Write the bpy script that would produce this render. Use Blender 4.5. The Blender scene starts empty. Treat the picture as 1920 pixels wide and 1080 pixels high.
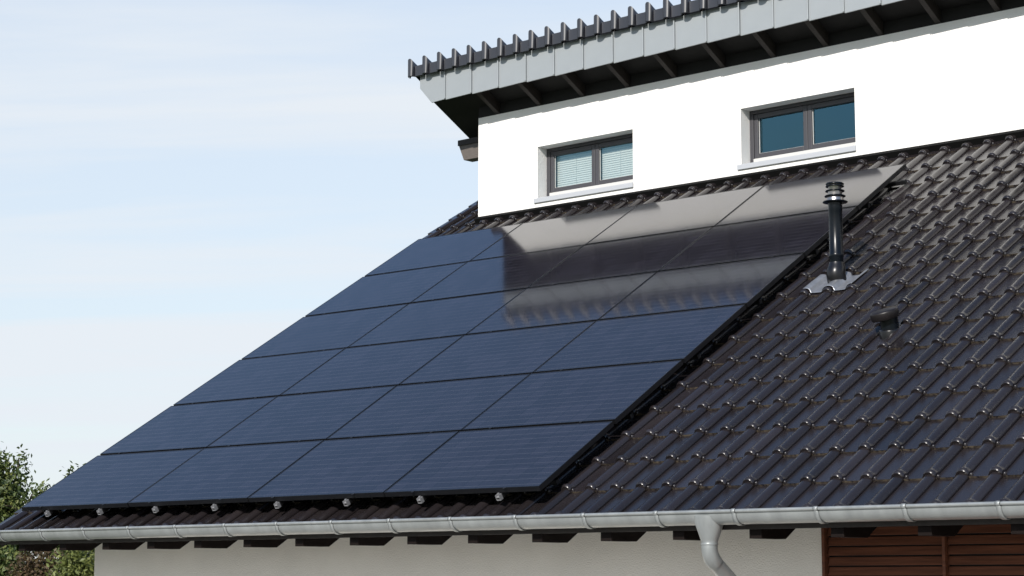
import bpy, math, random
import numpy as np
from mathutils import Vector, Matrix
random.seed(7)
rng = np.random.default_rng(7)
scn = bpy.context.scene
col = scn.collection
R = math.radians

# ------------------------------------------------------------------ camera
YAW, TILT = R(-41.6956), R(8.2710)
CAM = Vector((16.6073, -11.4973, -0.7084))
cd = bpy.data.cameras.new('camera')
cd.sensor_width = 36.0
cd.lens = 3785.75 * 36 / 1920
cd.clip_start = 0.1
cd.clip_end = 5000
cam = bpy.data.objects.new('camera', cd)
col.objects.link(cam)
cam.location = CAM
cam.rotation_euler = (R(90) + TILT, 0, -YAW)
scn.camera = cam
FW = Vector((math.sin(YAW) * math.cos(TILT), math.cos(YAW) * math.cos(TILT), math.sin(TILT)))
RT = Vector((math.cos(YAW), -math.sin(YAW), 0))
UPV = RT.cross(FW)

def at(px, py, dist):
    """point seen at photograph pixel px,py at a horizontal distance from the viewpoint"""
    d = FW + RT * ((px - 960) / 3785.75) - UPV * ((py - 540) / 3785.75)
    return CAM + d * (dist / math.hypot(d.x, d.y))

# ------------------------------------------------------------------ light
SUNV = Vector((0.28, -1.0, 0.62)).normalized()          # towards the sun
SUN_EL = math.asin(SUNV.z)
SUN_AZ = math.atan2(SUNV.x, SUNV.y)
sl = bpy.data.lights.new('sun', 'SUN')
sl.energy = 4.2
sl.angle = R(0.5)
sl.color = (1.0, 0.95, 0.88)
so = bpy.data.objects.new('sun', sl)
col.objects.link(so)
so.rotation_euler = (-SUNV).to_track_quat('-Z', 'Y').to_euler()
scn.view_settings.view_transform = 'Standard'
scn.view_settings.look = 'None'
scn.view_settings.exposure = 0.35
scn.view_settings.gamma = 1.0
scn.view_settings.use_curve_mapping = False

w = bpy.data.worlds.new('World')
scn.world = w
w.use_nodes = True
nt = w.node_tree
nt.nodes.clear()
N_ = nt.nodes.new
L_ = nt.links.new
wo = N_('ShaderNodeOutputWorld')
bg = N_('ShaderNodeBackground')
sky = N_('ShaderNodeTexSky')
sky.sky_type = 'NISHITA'
sky.sun_disc = False
sky.sun_elevation = SUN_EL
sky.sun_rotation = SUN_AZ
sky.altitude = 100
sky.air_density = 1.3
sky.dust_density = 0.7
sky.ozone_density = 5.0
tc = N_('ShaderNodeTexCoord')
sep = N_('ShaderNodeSeparateXYZ')
L_(tc.outputs['Generated'], sep.inputs[0])
# thin cirrus: stretched noise on a plane high above (direction divided by its height)
mz = N_('ShaderNodeMath'); mz.operation = 'MAXIMUM'; mz.inputs[1].default_value = 0.0
L_(sep.outputs['Z'], mz.inputs[0])
az = N_('ShaderNodeMath'); az.operation = 'ADD'; az.inputs[1].default_value = 0.12
L_(mz.outputs[0], az.inputs[0])
dv = N_('ShaderNodeVectorMath'); dv.operation = 'DIVIDE'
cb = N_('ShaderNodeCombineXYZ')
for k in range(3):
    L_(az.outputs[0], cb.inputs[k])
L_(tc.outputs['Generated'], dv.inputs[0]); L_(cb.outputs[0], dv.inputs[1])
mp = N_('ShaderNodeMapping'); mp.vector_type = 'TEXTURE'; mp.inputs['Rotation'].default_value = (0, 0, R(41.7)); mp.inputs['Scale'].default_value = (2.6, 0.55, 1.0)
L_(dv.outputs[0], mp.inputs[0])
nz = N_('ShaderNodeTexNoise'); nz.inputs['Scale'].default_value = 1.3; nz.inputs['Detail'].default_value = 7; nz.inputs['Roughness'].default_value = 0.55
nz.inputs['Distortion'].default_value = 0.5
L_(mp.outputs[0], nz.inputs['Vector'])
cr = N_('ShaderNodeMapRange'); cr.inputs['From Min'].default_value = 0.40; cr.inputs['From Max'].default_value = 0.62
cr.inputs['To Min'].default_value = 0.82; cr.inputs['To Max'].default_value = 1.12
L_(nz.outputs['Fac'], cr.inputs['Value'])
# haze: whiter towards the horizon
hz = N_('ShaderNodeMapRange'); hz.interpolation_type = 'SMOOTHSTEP'; hz.inputs['From Min'].default_value = 0.24; hz.inputs['From Max'].default_value = 0.54
hz.inputs['To Min'].default_value = 0.88; hz.inputs['To Max'].default_value = 0.03
L_(mz.outputs[0], hz.inputs['Value'])
sm = N_('ShaderNodeMath'); sm.operation = 'MULTIPLY'; sm.use_clamp = True
L_(cr.outputs[0], sm.inputs[0]); L_(hz.outputs[0], sm.inputs[1])
mx = N_('ShaderNodeMix'); mx.data_type = 'RGBA'
L_(sm.outputs[0], mx.inputs['Factor']); L_(sky.outputs[0], mx.inputs['A'])
mx.inputs['B'].default_value = (4.95, 5.28, 5.65, 1)
L_(mx.outputs['Result'], bg.inputs['Color'])
bg.inputs['Strength'].default_value = 0.128
L_(bg.outputs[0], wo.inputs[0])

# ------------------------------------------------------------------ materials
MATS = {}
def mat(name, base, rough=0.5, metal=0.0, spec=0.5, var=0.0, vscale=4.0, bump=0.0, bscale=40.0, rvar=0.0, coat=0.0, stretch=None):
    m = bpy.data.materials.new(name)
    m.use_nodes = True
    t = m.node_tree
    b = t.nodes['Principled BSDF']
    b.inputs['Base Color'].default_value = (*base, 1)
    b.inputs['Roughness'].default_value = rough
    b.inputs['Metallic'].default_value = metal
    b.inputs['Specular IOR Level'].default_value = spec
    b.inputs['Coat Weight'].default_value = coat
    tcn = t.nodes.new('ShaderNodeTexCoord')
    src = tcn.outputs['Object']
    if stretch:
        mpn = t.nodes.new('ShaderNodeMapping'); mpn.inputs['Scale'].default_value = stretch
        t.links.new(src, mpn.inputs[0]); src = mpn.outputs[0]
    if var or rvar:
        n = t.nodes.new('ShaderNodeTexNoise'); n.inputs['Scale'].default_value = vscale; n.inputs['Detail'].default_value = 6
        n.inputs['Roughness'].default_value = 0.62
        t.links.new(src, n.inputs['Vector'])
        if var:
            r = t.nodes.new('ShaderNodeMapRange'); r.inputs['From Min'].default_value = 0.3; r.inputs['From Max'].default_value = 0.7
            r.inputs['To Min'].default_value = 1 - var; r.inputs['To Max'].default_value = 1 + var
            t.links.new(n.outputs['Fac'], r.inputs['Value'])
            v = t.nodes.new('ShaderNodeVectorMath'); v.operation = 'SCALE'; v.inputs[0].default_value = base
            t.links.new(r.outputs[0], v.inputs['Scale'])
            t.links.new(v.outputs[0], b.inputs['Base Color'])
        if rvar:
            r2 = t.nodes.new('ShaderNodeMapRange'); r2.inputs['From Min'].default_value = 0.3; r2.inputs['From Max'].default_value = 0.7
            r2.inputs['To Min'].default_value = rough - rvar; r2.inputs['To Max'].default_value = rough + rvar
            t.links.new(n.outputs['Fac'], r2.inputs['Value']); t.links.new(r2.outputs[0], b.inputs['Roughness'])
    if bump:
        n2 = t.nodes.new('ShaderNodeTexNoise'); n2.inputs['Scale'].default_value = bscale; n2.inputs['Detail'].default_value = 4
        t.links.new(src, n2.inputs['Vector'])
        bp = t.nodes.new('ShaderNodeBump'); bp.inputs['Strength'].default_value = bump; bp.inputs['Distance'].default_value = 0.01
        t.links.new(n2.outputs['Fac'], bp.inputs['Height']); t.links.new(bp.outputs[0], b.inputs['Normal'])
    MATS[name] = m
    return m

mat('white_plaster', (0.80, 0.785, 0.76), 0.9, spec=0.2, var=0.03, vscale=2.0, bump=0.55, bscale=85)
mat('cream_plaster', (0.82, 0.775, 0.71), 0.9, spec=0.2, var=0.05, vscale=1.5, bump=0.6, bscale=85)
mat('zinc', (0.30, 0.322, 0.335), 0.5, metal=0.25, var=0.04, vscale=1.6, rvar=0.06, bump=0.03, bscale=3)
mat('gutter_zinc', (0.26, 0.275, 0.275), 0.42, metal=0.35, var=0.14, vscale=4, rvar=0.10, stretch=(2.2, 0.6, 0.6), bump=0.05, bscale=3)
mat('dark_timber', (0.020, 0.016, 0.014), 0.65, spec=0.35, var=0.3, vscale=12, stretch=(1, 6, 1))
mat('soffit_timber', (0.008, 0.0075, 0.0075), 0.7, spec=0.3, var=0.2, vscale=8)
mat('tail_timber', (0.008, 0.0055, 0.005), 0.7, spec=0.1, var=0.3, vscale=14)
mat('purlin_timber', (0.10, 0.085, 0.075), 0.7, var=0.25, vscale=18, stretch=(1, 8, 8))
mat('frame_grey', (0.052, 0.051, 0.057), 0.45, spec=0.4)
mat('sill_white', (0.40, 0.415, 0.44), 0.4, spec=0.4)
mat('gasket_white', (0.52, 0.51, 0.49), 0.5)
mat('blind_white', (0.62, 0.62, 0.58), 0.6)
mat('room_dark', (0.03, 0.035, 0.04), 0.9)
mat('panel_frame', (0.006, 0.006, 0.007), 0.38, spec=0.5)
mat('aluminium', (0.36, 0.36, 0.37), 0.35, metal=0.5)
mat('clamp_metal', (0.03, 0.03, 0.032), 0.4, metal=0.5)
mat('rail_black', (0.006, 0.006, 0.007), 0.5)
mat('flue_black', (0.003, 0.0045, 0.007), 0.27, spec=0.25, rvar=0.04, vscale=8)
mat('flue_rubber', (0.006, 0.006, 0.007), 0.3, spec=0.4)
mat('steel', (0.36, 0.34, 0.33), 0.3, metal=1.0)
mat('lead_sheet', (0.27, 0.28, 0.30), 0.38, metal=0.6, var=0.2, vscale=14, rvar=0.1)
mat('flash_black', (0.004, 0.004, 0.004), 0.8, spec=0.1)
mat('vent_plastic', (0.010, 0.008, 0.0085), 0.42, spec=0.35, var=0.1, vscale=20)
mat('bark', (0.09, 0.07, 0.05), 0.9, var=0.3, vscale=10)
mat('grass', (0.06, 0.09, 0.025), 0.95, var=0.35, vscale=0.6)
mat('door_wood', (0.10, 0.05, 0.03), 0.6)

def wood_mat():
    m = mat('cladding_wood', (0.135, 0.048, 0.025), 0.6, spec=0.3, var=0.34, vscale=3.2, rvar=0.08, stretch=(0.7, 8, 12), bump=0.2, bscale=6)
    return m
wood_mat()

def tile_material(name, base, dust, rb=0.26, sp=0.55):
    m = mat(name, base, 0.30, spec=sp)
    t = m.node_tree; b = t.nodes['Principled BSDF']
    tcn = t.nodes.new('ShaderNodeTexCoord')
    n = t.nodes.new('ShaderNodeTexNoise'); n.inputs['Scale'].default_value = 1.7; n.inputs['Detail'].default_value = 8; n.inputs['Roughness'].default_value = 0.7
    t.links.new(tcn.outputs['Object'], n.inputs['Vector'])
    n2 = t.nodes.new('ShaderNodeTexNoise'); n2.inputs['Scale'].default_value = 38; n2.inputs['Detail'].default_value = 5
    t.links.new(tcn.outputs['Object'], n2.inputs['Vector'])
    at_ = t.nodes.new('ShaderNodeAttribute'); at_.attribute_name = 'tint'
    # dust gathers at the lower edge of each tile: 'dirt' attribute
    ad = t.nodes.new('ShaderNodeAttribute'); ad.attribute_name = 'dirt'
    r = t.nodes.new('ShaderNodeMapRange'); r.inputs['From Min'].default_value = 0.35; r.inputs['From Max'].default_value = 0.75
    r.inputs['To Min'].default_value = 0.0; r.inputs['To Max'].default_value = 0.05
    t.links.new(n.outputs['Fac'], r.inputs['Value'])
    mu = t.nodes.new('ShaderNodeMath'); mu.operation = 'MULTIPLY'
    r3 = t.nodes.new('ShaderNodeMapRange'); r3.inputs['From Min'].default_value = 0.38; r3.inputs['From Max'].default_value = 0.62
    t.links.new(n2.outputs['Fac'], r3.inputs['Value'])
    t.links.new(r3.outputs[0], mu.inputs[0]); t.links.new(ad.outputs['Fac'], mu.inputs[1])
    ad2 = t.nodes.new('ShaderNodeMath'); ad2.operation = 'ADD'; ad2.use_clamp = True
    t.links.new(r.outputs[0], ad2.inputs[0]); t.links.new(mu.outputs[0], ad2.inputs[1])
    mixc = t.nodes.new('ShaderNodeMix'); mixc.data_type = 'RGBA'
    sc = t.nodes.new('ShaderNodeVectorMath'); sc.operation = 'SCALE'; sc.inputs[0].default_value = base
    t.links.new(at_.outputs['Fac'], sc.inputs['Scale'])
    t.links.new(ad2.outputs[0], mixc.inputs['Factor']); t.links.new(sc.outputs[0], mixc.inputs['A']); mixc.inputs['B'].default_value = (*dust, 1)
    t.links.new(mixc.outputs['Result'], b.inputs['Base Color'])
    rr = t.nodes.new('ShaderNodeMath'); rr.operation = 'MULTIPLY_ADD'; rr.inputs[1].default_value = 0.5; rr.inputs[2].default_value = rb
    t.links.new(ad2.outputs[0], rr.inputs[0]); t.links.new(rr.outputs[0], b.inputs['Roughness'])
    return m
tile_material('roof_tile', (0.014, 0.0115, 0.013), (0.105, 0.082, 0.054))
tile_material('ridge_tile', (0.010, 0.010, 0.015), (0.03, 0.03, 0.035), 0.34, 1.0)

PW, PH = 1.648, 1.038                      # visible size of one panel
def panel_glass():
    m = mat('panel_glass', (0.006, 0.012, 0.032), 0.085, spec=0.5)
    t = m.node_tree; b = t.nodes['Principled BSDF']
    N, L = t.nodes.new, t.links.new
    b.inputs['IOR'].default_value = 1.56
    tcn = N('ShaderNodeTexCoord'); sp = N('ShaderNodeSeparateXYZ'); L(tcn.outputs['Object'], sp.inputs[0])
    def lines(out, n, size, off, width):
        a = N('ShaderNodeMath'); a.operation = 'MULTIPLY_ADD'; a.inputs[1].default_value = n / size; a.inputs[2].default_value = off
        L(out, a.inputs[0])
        f = N('ShaderNodeMath'); f.operation = 'FRACT'; L(a.outputs[0], f.inputs[0])
        s = N('ShaderNodeMath'); s.operation = 'SUBTRACT'; s.inputs[1].default_value = 0.5; L(f.outputs[0], s.inputs[0])
        ab = N('ShaderNodeMath'); ab.operation = 'ABSOLUTE'; L(s.outputs[0], ab.inputs[0])
        l = N('ShaderNodeMath'); l.operation = 'LESS_THAN'; l.inputs[1].default_value = width; L(ab.outputs[0], l.inputs[0])
        return l.outputs[0]
    bus = lines(sp.outputs['Y'], 12, PH, 0.0, 0.022)
    gx = lines(sp.outputs['X'], 10, PW, 0.5, 0.030)
    gy = lines(sp.outputs['Y'], 6, PH, 0.5, 0.026)
    # per-cell tone
    sn = N('ShaderNodeVectorMath'); sn.operation = 'SNAP'; sn.inputs[1].default_value = (PW / 10, PH / 6, 10)
    L(tcn.outputs['Object'], sn.inputs[0])
    oi = N('ShaderNodeObjectInfo')
    av = N('ShaderNodeVectorMath'); av.operation = 'ADD'; L(sn.outputs[0], av.inputs[0])
    cx = N('ShaderNodeCombineXYZ'); mm = N('ShaderNodeMath'); mm.operation = 'MULTIPLY'; mm.inputs[1].default_value = 37.0
    L(oi.outputs['Random'], mm.inputs[0]); L(mm.outputs[0], cx.inputs[2]); L(cx.outputs[0], av.inputs[1])
    wn = N('ShaderNodeTexWhiteNoise'); wn.noise_dimensions = '3D'; L(av.outputs[0], wn.inputs['Vector'])
    mr = N('ShaderNodeMapRange'); mr.inputs['To Min'].default_value = 0.8; mr.inputs['To Max'].default_value = 1.2; L(wn.outputs['Value'], mr.inputs['Value'])
    sc = N('ShaderNodeVectorMath'); sc.operation = 'SCALE'; sc.inputs[0].default_value = (0.0145, 0.0135, 0.0195); L(mr.outputs[0], sc.inputs['Scale'])
    mg = N('ShaderNodeMath'); mg.operation = 'MAXIMUM'; L(gx, mg.inputs[0]); L(gy, mg.inputs[1])
    m1 = N('ShaderNodeMix'); m1.data_type = 'RGBA'; L(mg.outputs[0], m1.inputs['Factor']); L(sc.outputs[0], m1.inputs['A']); m1.inputs['B'].default_value = (0.008, 0.008, 0.011, 1)
    m2 = N('ShaderNodeMix'); m2.data_type = 'RGBA'; L(bus, m2.inputs['Factor']); L(m1.outputs['Result'], m2.inputs['A']); m2.inputs['B'].default_value = (0.062, 0.062, 0.07, 1)
    L(m2.outputs['Result'], b.inputs['Base Color'])
    # rolled glass is never perfectly flat
    nn = N('ShaderNodeTexNoise'); nn.inputs['Scale'].default_value = 5.0; nn.inputs['Detail'].default_value = 2; L(tcn.outputs['Object'], nn.inputs['Vector'])
    bp = N('ShaderNodeBump'); bp.inputs['Strength'].default_value = 0.02; bp.inputs['Distance'].default_value = 0.01; L(nn.outputs['Fac'], bp.inputs['Height'])
    L(bp.outputs[0], b.inputs['Normal'])
panel_glass()

def window_glass():
    m = bpy.data.materials.new('window_glass'); m.use_nodes = True; t = m.node_tree; t.nodes.clear()
    N, L = t.nodes.new, t.links.new
    o = N('ShaderNodeOutputMaterial'); ms = N('ShaderNodeMixShader'); tr = N('ShaderNodeBsdfTransparent'); gl = N('ShaderNodeBsdfGlossy')
    lw = N('ShaderNodeLayerWeight'); lw.inputs['Blend'].default_value = 0.5
    fr = N('ShaderNodeMapRange'); fr.inputs['To Min'].default_value = 0.12; fr.inputs['To Max'].default_value = 0.45
    L(lw.outputs['Facing'], fr.inputs['Value'])
    tr.inputs[0].default_value = (0.84, 0.88, 0.88, 1); gl.inputs[0].default_value = (0.27, 0.64, 0.86, 1); gl.inputs['Roughness'].default_value = 0.01
    L(fr.outputs[0], ms.inputs[0]); L(tr.outputs[0], ms.inputs[1]); L(gl.outputs[0], ms.inputs[2]); L(ms.outputs[0], o.inputs[0])
    MATS['window_glass'] = m
window_glass()

def leaf_material(name, c1, c2, c3):
    m = bpy.data.materials.new(name); m.use_nodes = True; t = m.node_tree; b = t.nodes['Principled BSDF']
    N, L = t.nodes.new, t.links.new
    a = N('ShaderNodeAttribute'); a.attribute_name = 'tint'
    r = N('ShaderNodeValToRGB'); r.color_ramp.elements[0].color = (*c1, 1); r.color_ramp.elements[1].color = (*c3, 1)
    e = r.color_ramp.elements.new(0.5); e.color = (*c2, 1)
    L(a.outputs['Fac'], r.inputs[0]); L(r.outputs[0], b.inputs['Base Color'])
    b.inputs['Roughness'].default_value = 0.55
    tl = N('ShaderNodeBsdfTranslucent'); L(r.outputs[0], tl.inputs[0])
    ms = N('ShaderNodeMixShader'); ms.inputs[0].default_value = 0.3
    L(b.outputs[0], ms.inputs[1]); L(tl.outputs[0], ms.inputs[2]); L(ms.outputs[0], t.nodes['Material Output'].inputs[0])
    MATS[name] = m
leaf_material('leaf_green', (0.03, 0.055, 0.014), (0.085, 0.12, 0.03), (0.20, 0.21, 0.06))
leaf_material('leaf_red', (0.045, 0.035, 0.016), (0.095, 0.058, 0.028), (0.12, 0.11, 0.04))
leaf_material('leaf_bright', (0.06, 0.08, 0.018), (0.14, 0.165, 0.042), (0.25, 0.27, 0.08))

# ------------------------------------------------------------------ mesh helpers
class MB:
    def __init__(s):
        s.v = []; s.f = []; s.mi = []; s.sm = []
    def add(s, vs, fs, mi=0, smooth=False):
        o = len(s.v); s.v += [tuple(p) for p in vs]
        for f in fs:
            s.f.append(tuple(o + k for k in f)); s.mi.append(mi); s.sm.append(smooth)
    def hexa(s, p, mi=0):      # p: 8 points, bottom four then top four (same winding)
        s.add(p, [(3, 2, 1, 0), (4, 5, 6, 7), (0, 1, 5, 4), (1, 2, 6, 5), (2, 3, 7, 6), (3, 0, 4, 7)], mi)
    def box(s, x0, x1, y0, y1, z0, z1, mi=0, T=None):
        p = [(x0, y0, z0), (x1, y0, z0), (x1, y1, z0), (x0, y1, z0), (x0, y0, z1), (x1, y0, z1), (x1, y1, z1), (x0, y1, z1)]
        if T: p = [T(*q) for q in p]
        s.hexa(p, mi)
    def prism(s, poly, axis, a, b, mi=0):   # poly in the two other axes, extruded along axis
        def P(u, w, c):
            return {0: (c, u, w), 1: (u, c, w), 2: (u, w, c)}[axis]
        n = len(poly)
        vs = [P(u, w_, a) for u, w_ in poly] + [P(u, w_, b) for u, w_ in poly]
        s.add(vs, [tuple(range(n))[::-1], tuple(range(n, 2 * n))] + [(i, (i + 1) % n, n + (i + 1) % n, n + i) for i in range(n)], mi)
    def lathe(s, prof, c, axis=Vector((0, 0, 1)), n=32, mi=0, sx=1.0, sy=1.0, smooth=True):
        axis = axis.normalized(); x = Vector((1, 0, 0)); x = (x - axis * x.dot(axis)).normalized(); y = axis.cross(x)
        vs = []
        for r, h in prof:
            for k in range(n):
                a = 2 * math.pi * k / n
                vs.append(Vector(c) + axis * h + x * (r * math.cos(a) * sx) + y * (r * math.sin(a) * sy))
        fs = [(i * n + k, i * n + (k + 1) % n, (i + 1) * n + (k + 1) % n, (i + 1) * n + k) for i in range(len(prof) - 1) for k in range(n)]
        s.add(vs, fs, mi, smooth)
        m = len(prof)
        s.add(vs[:n], [tuple(range(n))[::-1]], mi); s.add(vs[(m - 1) * n:], [tuple(range(n))], mi)
    def tube(s, pts, rad, n=16, mi=0, caps=True):
        pts = [Vector(p) for p in pts]
        if not hasattr(rad, '__len__'): rad = [rad] * len(pts)
        vs = []; prev = None
        for i, p in enumerate(pts):
            d = (pts[min(i + 1, len(pts) - 1)] - pts[max(i - 1, 0)]).normalized()
            x = (prev - d * prev.dot(d)).normalized() if prev else d.orthogonal().normalized()
            prev = x; y = d.cross(x)
            for k in range(n):
                a = 2 * math.pi * k / n; vs.append(p + (x * math.cos(a) + y * math.sin(a)) * rad[i])
        fs = [(i * n + k, i * n + (k + 1) % n, (i + 1) * n + (k + 1) % n, (i + 1) * n + k) for i in range(len(pts) - 1) for k in range(n)]
        s.add(vs, fs, mi, True)
        if caps:
            s.add(vs[:n], [tuple(range(n))[::-1]], mi); s.add(vs[-n:], [tuple(range(n))], mi)
    def build(s, name, mats, parent=None, origin=(0, 0, 0), attrs=None, bevel=0):
        if isinstance(mats, str): mats = [mats]
        me = bpy.data.meshes.new(name)
        o = Vector(origin)
        me.from_pydata([tuple(Vector(p) - o) for p in s.v], [], s.f)
        for m in mats: me.materials.append(MATS[m])
        me.polygons.foreach_set('material_index', s.mi); me.polygons.foreach_set('use_smooth', s.sm)
        me.update()
        ob = bpy.data.objects.new(name, me); col.objects.link(ob)
        if parent:
            ob.parent = parent
            base = Vector((0, 0, 0)); q = parent
            while q: base += q.location; q = q.parent
            ob.location = o - base
        else: ob.location = o
        if bevel:
            b = ob.modifiers.new('bevel', 'BEVEL'); b.width = bevel; b.segments = 2; b.limit_method = 'ANGLE'; b.angle_limit = R(40)
        return ob

def tag(o, label=None, cat=None, group=None, kind=None):
    if label: o['label'] = label
    if cat: o['category'] = cat
    if group: o['group'] = group
    if kind: o['kind'] = kind
    return o
def empty(name, loc):
    o = bpy.data.objects.new(name, None); col.objects.link(o); o.location = loc; o.empty_display_size = 0.3
    return o
def np_mesh(name, V, F, mats, parent=None, mi=None, smooth=True, attrs=None):
    """V (n,3), F (m,4) numpy"""
    me = bpy.data.meshes.new(name)
    me.vertices.add(len(V)); me.vertices.foreach_set('co', V.astype(np.float32).ravel())
    k = F.shape[1]
    me.loops.add(F.size); me.loops.foreach_set('vertex_index', F.astype(np.int32).ravel())
    me.polygons.add(len(F)); me.polygons.foreach_set('loop_start', np.arange(0, F.size, k, dtype=np.int32))
    me.polygons.foreach_set('loop_total', np.full(len(F), k, dtype=np.int32))
    for m in mats: me.materials.append(MATS[m])
    if mi is not None: me.polygons.foreach_set('material_index', mi.astype(np.int32))
    sm = np.ones(len(F), bool) if smooth is True else (np.zeros(len(F), bool) if smooth is False else smooth)
    me.polygons.foreach_set('use_smooth', sm)
    for nme, val in (attrs or {}).items():
        a = me.attributes.new(nme, 'FLOAT', 'POINT'); a.data.foreach_set('value', val.astype(np.float32))
    me.update(calc_edges=True); me.validate()
    o = bpy.data.objects.new(name, me); col.objects.link(o)
    if parent: o.parent = parent; o.location = -parent.location
    return o

# ------------------------------------------------------------------ key dimensions
TH = R(31.3138); U = Vector((0, math.cos(TH), math.sin(TH))); NR = Vector((0, -math.sin(TH), math.cos(TH)))
def RF(s_, t_, h_=0.0):                 # roof frame: along the eaves, up the slope, off the slope (0 = glass of the panels)
    return Vector((s_, 0, 0)) + U * t_ + NR * h_
PA, PB = 1.66, 1.07168
TX, TC, T0 = 0.2410, 0.430, -0.205      # tile width, course, first course
HP = -0.193                             # pan of the tiles
GZ = -2.55                              # ground
XL, XR = 0.2029, 14.2                    # gable walls
VX = -0.40                              # verge
WY, UY = 0.741, 6.30                    # lower wall, upper wall
P2 = R(28.2); T2 = math.tan(P2)
ZT = 4.9121                               # visible top of the upper wall
BY = 13.2

# ------------------------------------------------------------------ ground
g = MB(); g.add([(-900, -900, GZ), (900, -900, GZ), (900, 900, GZ), (-900, 900, GZ)], [(0, 1, 2, 3)])
tag(g.build('ground', 'grass'), kind='structure')
pv = MB(); pv.box(-1.5, 17, -9.5, 0.6, GZ - 0.05, GZ + 0.06)  # unseen paved area, enlarged and lightened to bounce light onto the shaded wall
mat('paving', (0.42, 0.40, 0.36), 0.85, var=0.2, vscale=5)
tag(pv.build('bounce_terrace', 'paving'), kind='structure')

# ------------------------------------------------------------------ house
house = empty('house', (7.0, 0.6, GZ))
tag(house, 'white rendered house with dark tiled roofs and two strip windows under the upper eaves', 'house')

def under_low(y):   # underside of lower roof deck at y
    return y * math.tan(TH) + (HP - 0.075) / math.cos(TH)
def under_up(y):
    return ZT + 0.12 - (y - UY) * T2
# lower front wall
m = MB()
m.box(XL, 8.648, WY, WY + 0.3, GZ, 0.02)
m.box(11.513, XR, WY, WY + 0.3, GZ, 0.02)
m.box(8.648, 11.513, WY + 0.12, WY + 0.3, GZ, 0.02)
m.build('ground_floor_wall', 'cream_plaster', house)
# gables
for xa, xb in ((XL + 0.003, XL + 0.3), (XR - 0.3, XR - 0.003)):
    m = MB()
    poly = [(WY + 0.3, GZ), (WY + 0.3, under_low(WY + 0.3)), (UY + 0.25, under_low(UY + 0.25)), (UY + 0.25, under_up(UY + 0.25)), (BY, under_up(BY)), (BY, GZ)]
    m.prism(poly, 0, xa, xb)
    m.build('gable_wall', 'white_plaster', house)
m = MB(); m.box(XL + 0.3, XR - 0.3, BY - 0.3, BY - 0.01, GZ, under_up(BY)); m.build('rear_wall', 'white_plaster', house)

# upper wall with two openings
WIN = [(1.1598, 2.6021), (4.1061, 5.5575), (7.82, 9.26)]
WZ0, WZ1 = 3.7917, 4.4155
xs = [XL] + [c for w_ in WIN for c in w_] + [XR]
zs = [3.2, WZ0, WZ1, ZT]
m = MB()
DEP = 0.25
for i in range(len(xs) - 1):
    for k in range(3):
        hole = (k == 1 and i % 2 == 1)
        if not hole:
            m.add([(xs[i], UY, zs[k]), (xs[i + 1], UY, zs[k]), (xs[i + 1], UY, zs[k + 1]), (xs[i], UY, zs[k + 1])], [(0, 1, 2, 3)])
            m.add([(xs[i], UY + DEP, zs[k]), (xs[i + 1], UY + DEP, zs[k]), (xs[i + 1], UY + DEP, zs[k + 1]), (xs[i], UY + DEP, zs[k + 1])], [(3, 2, 1, 0)])
for a, b in WIN:
    m.add([(a, UY, WZ0), (a, UY + DEP, WZ0), (a, UY + DEP, WZ1), (a, UY, WZ1)], [(0, 1, 2, 3)])
    m.add([(b, UY, WZ0), (b, UY + DEP, WZ0), (b, UY + DEP, WZ1), (b, UY, WZ1)], [(3, 2, 1, 0)])
    m.add([(a, UY, WZ1), (b, UY, WZ1), (b, UY + DEP, WZ1), (a, UY + DEP, WZ1)], [(3, 2, 1, 0)])
    m.add([(a, UY, WZ0), (b, UY, WZ0), (b, UY + DEP, WZ0), (a, UY + DEP, WZ0)], [(0, 1, 2, 3)])
m.add([(XL, UY, 3.2), (XL, UY + DEP, 3.2), (XL, UY + DEP, ZT), (XL, UY, ZT)], [(3, 2, 1, 0)])
m.add([(XL, UY, ZT), (XR, UY, ZT), (XR, UY + DEP, ZT), (XL, UY + DEP, ZT)], [(0, 1, 2, 3)])
m.build('upper_wall', 'white_plaster', house)
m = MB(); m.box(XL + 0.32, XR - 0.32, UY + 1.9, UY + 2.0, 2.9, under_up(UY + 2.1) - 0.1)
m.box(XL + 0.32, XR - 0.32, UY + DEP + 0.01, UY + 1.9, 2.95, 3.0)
m.build('room_lining', 'room_dark', house)

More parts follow.
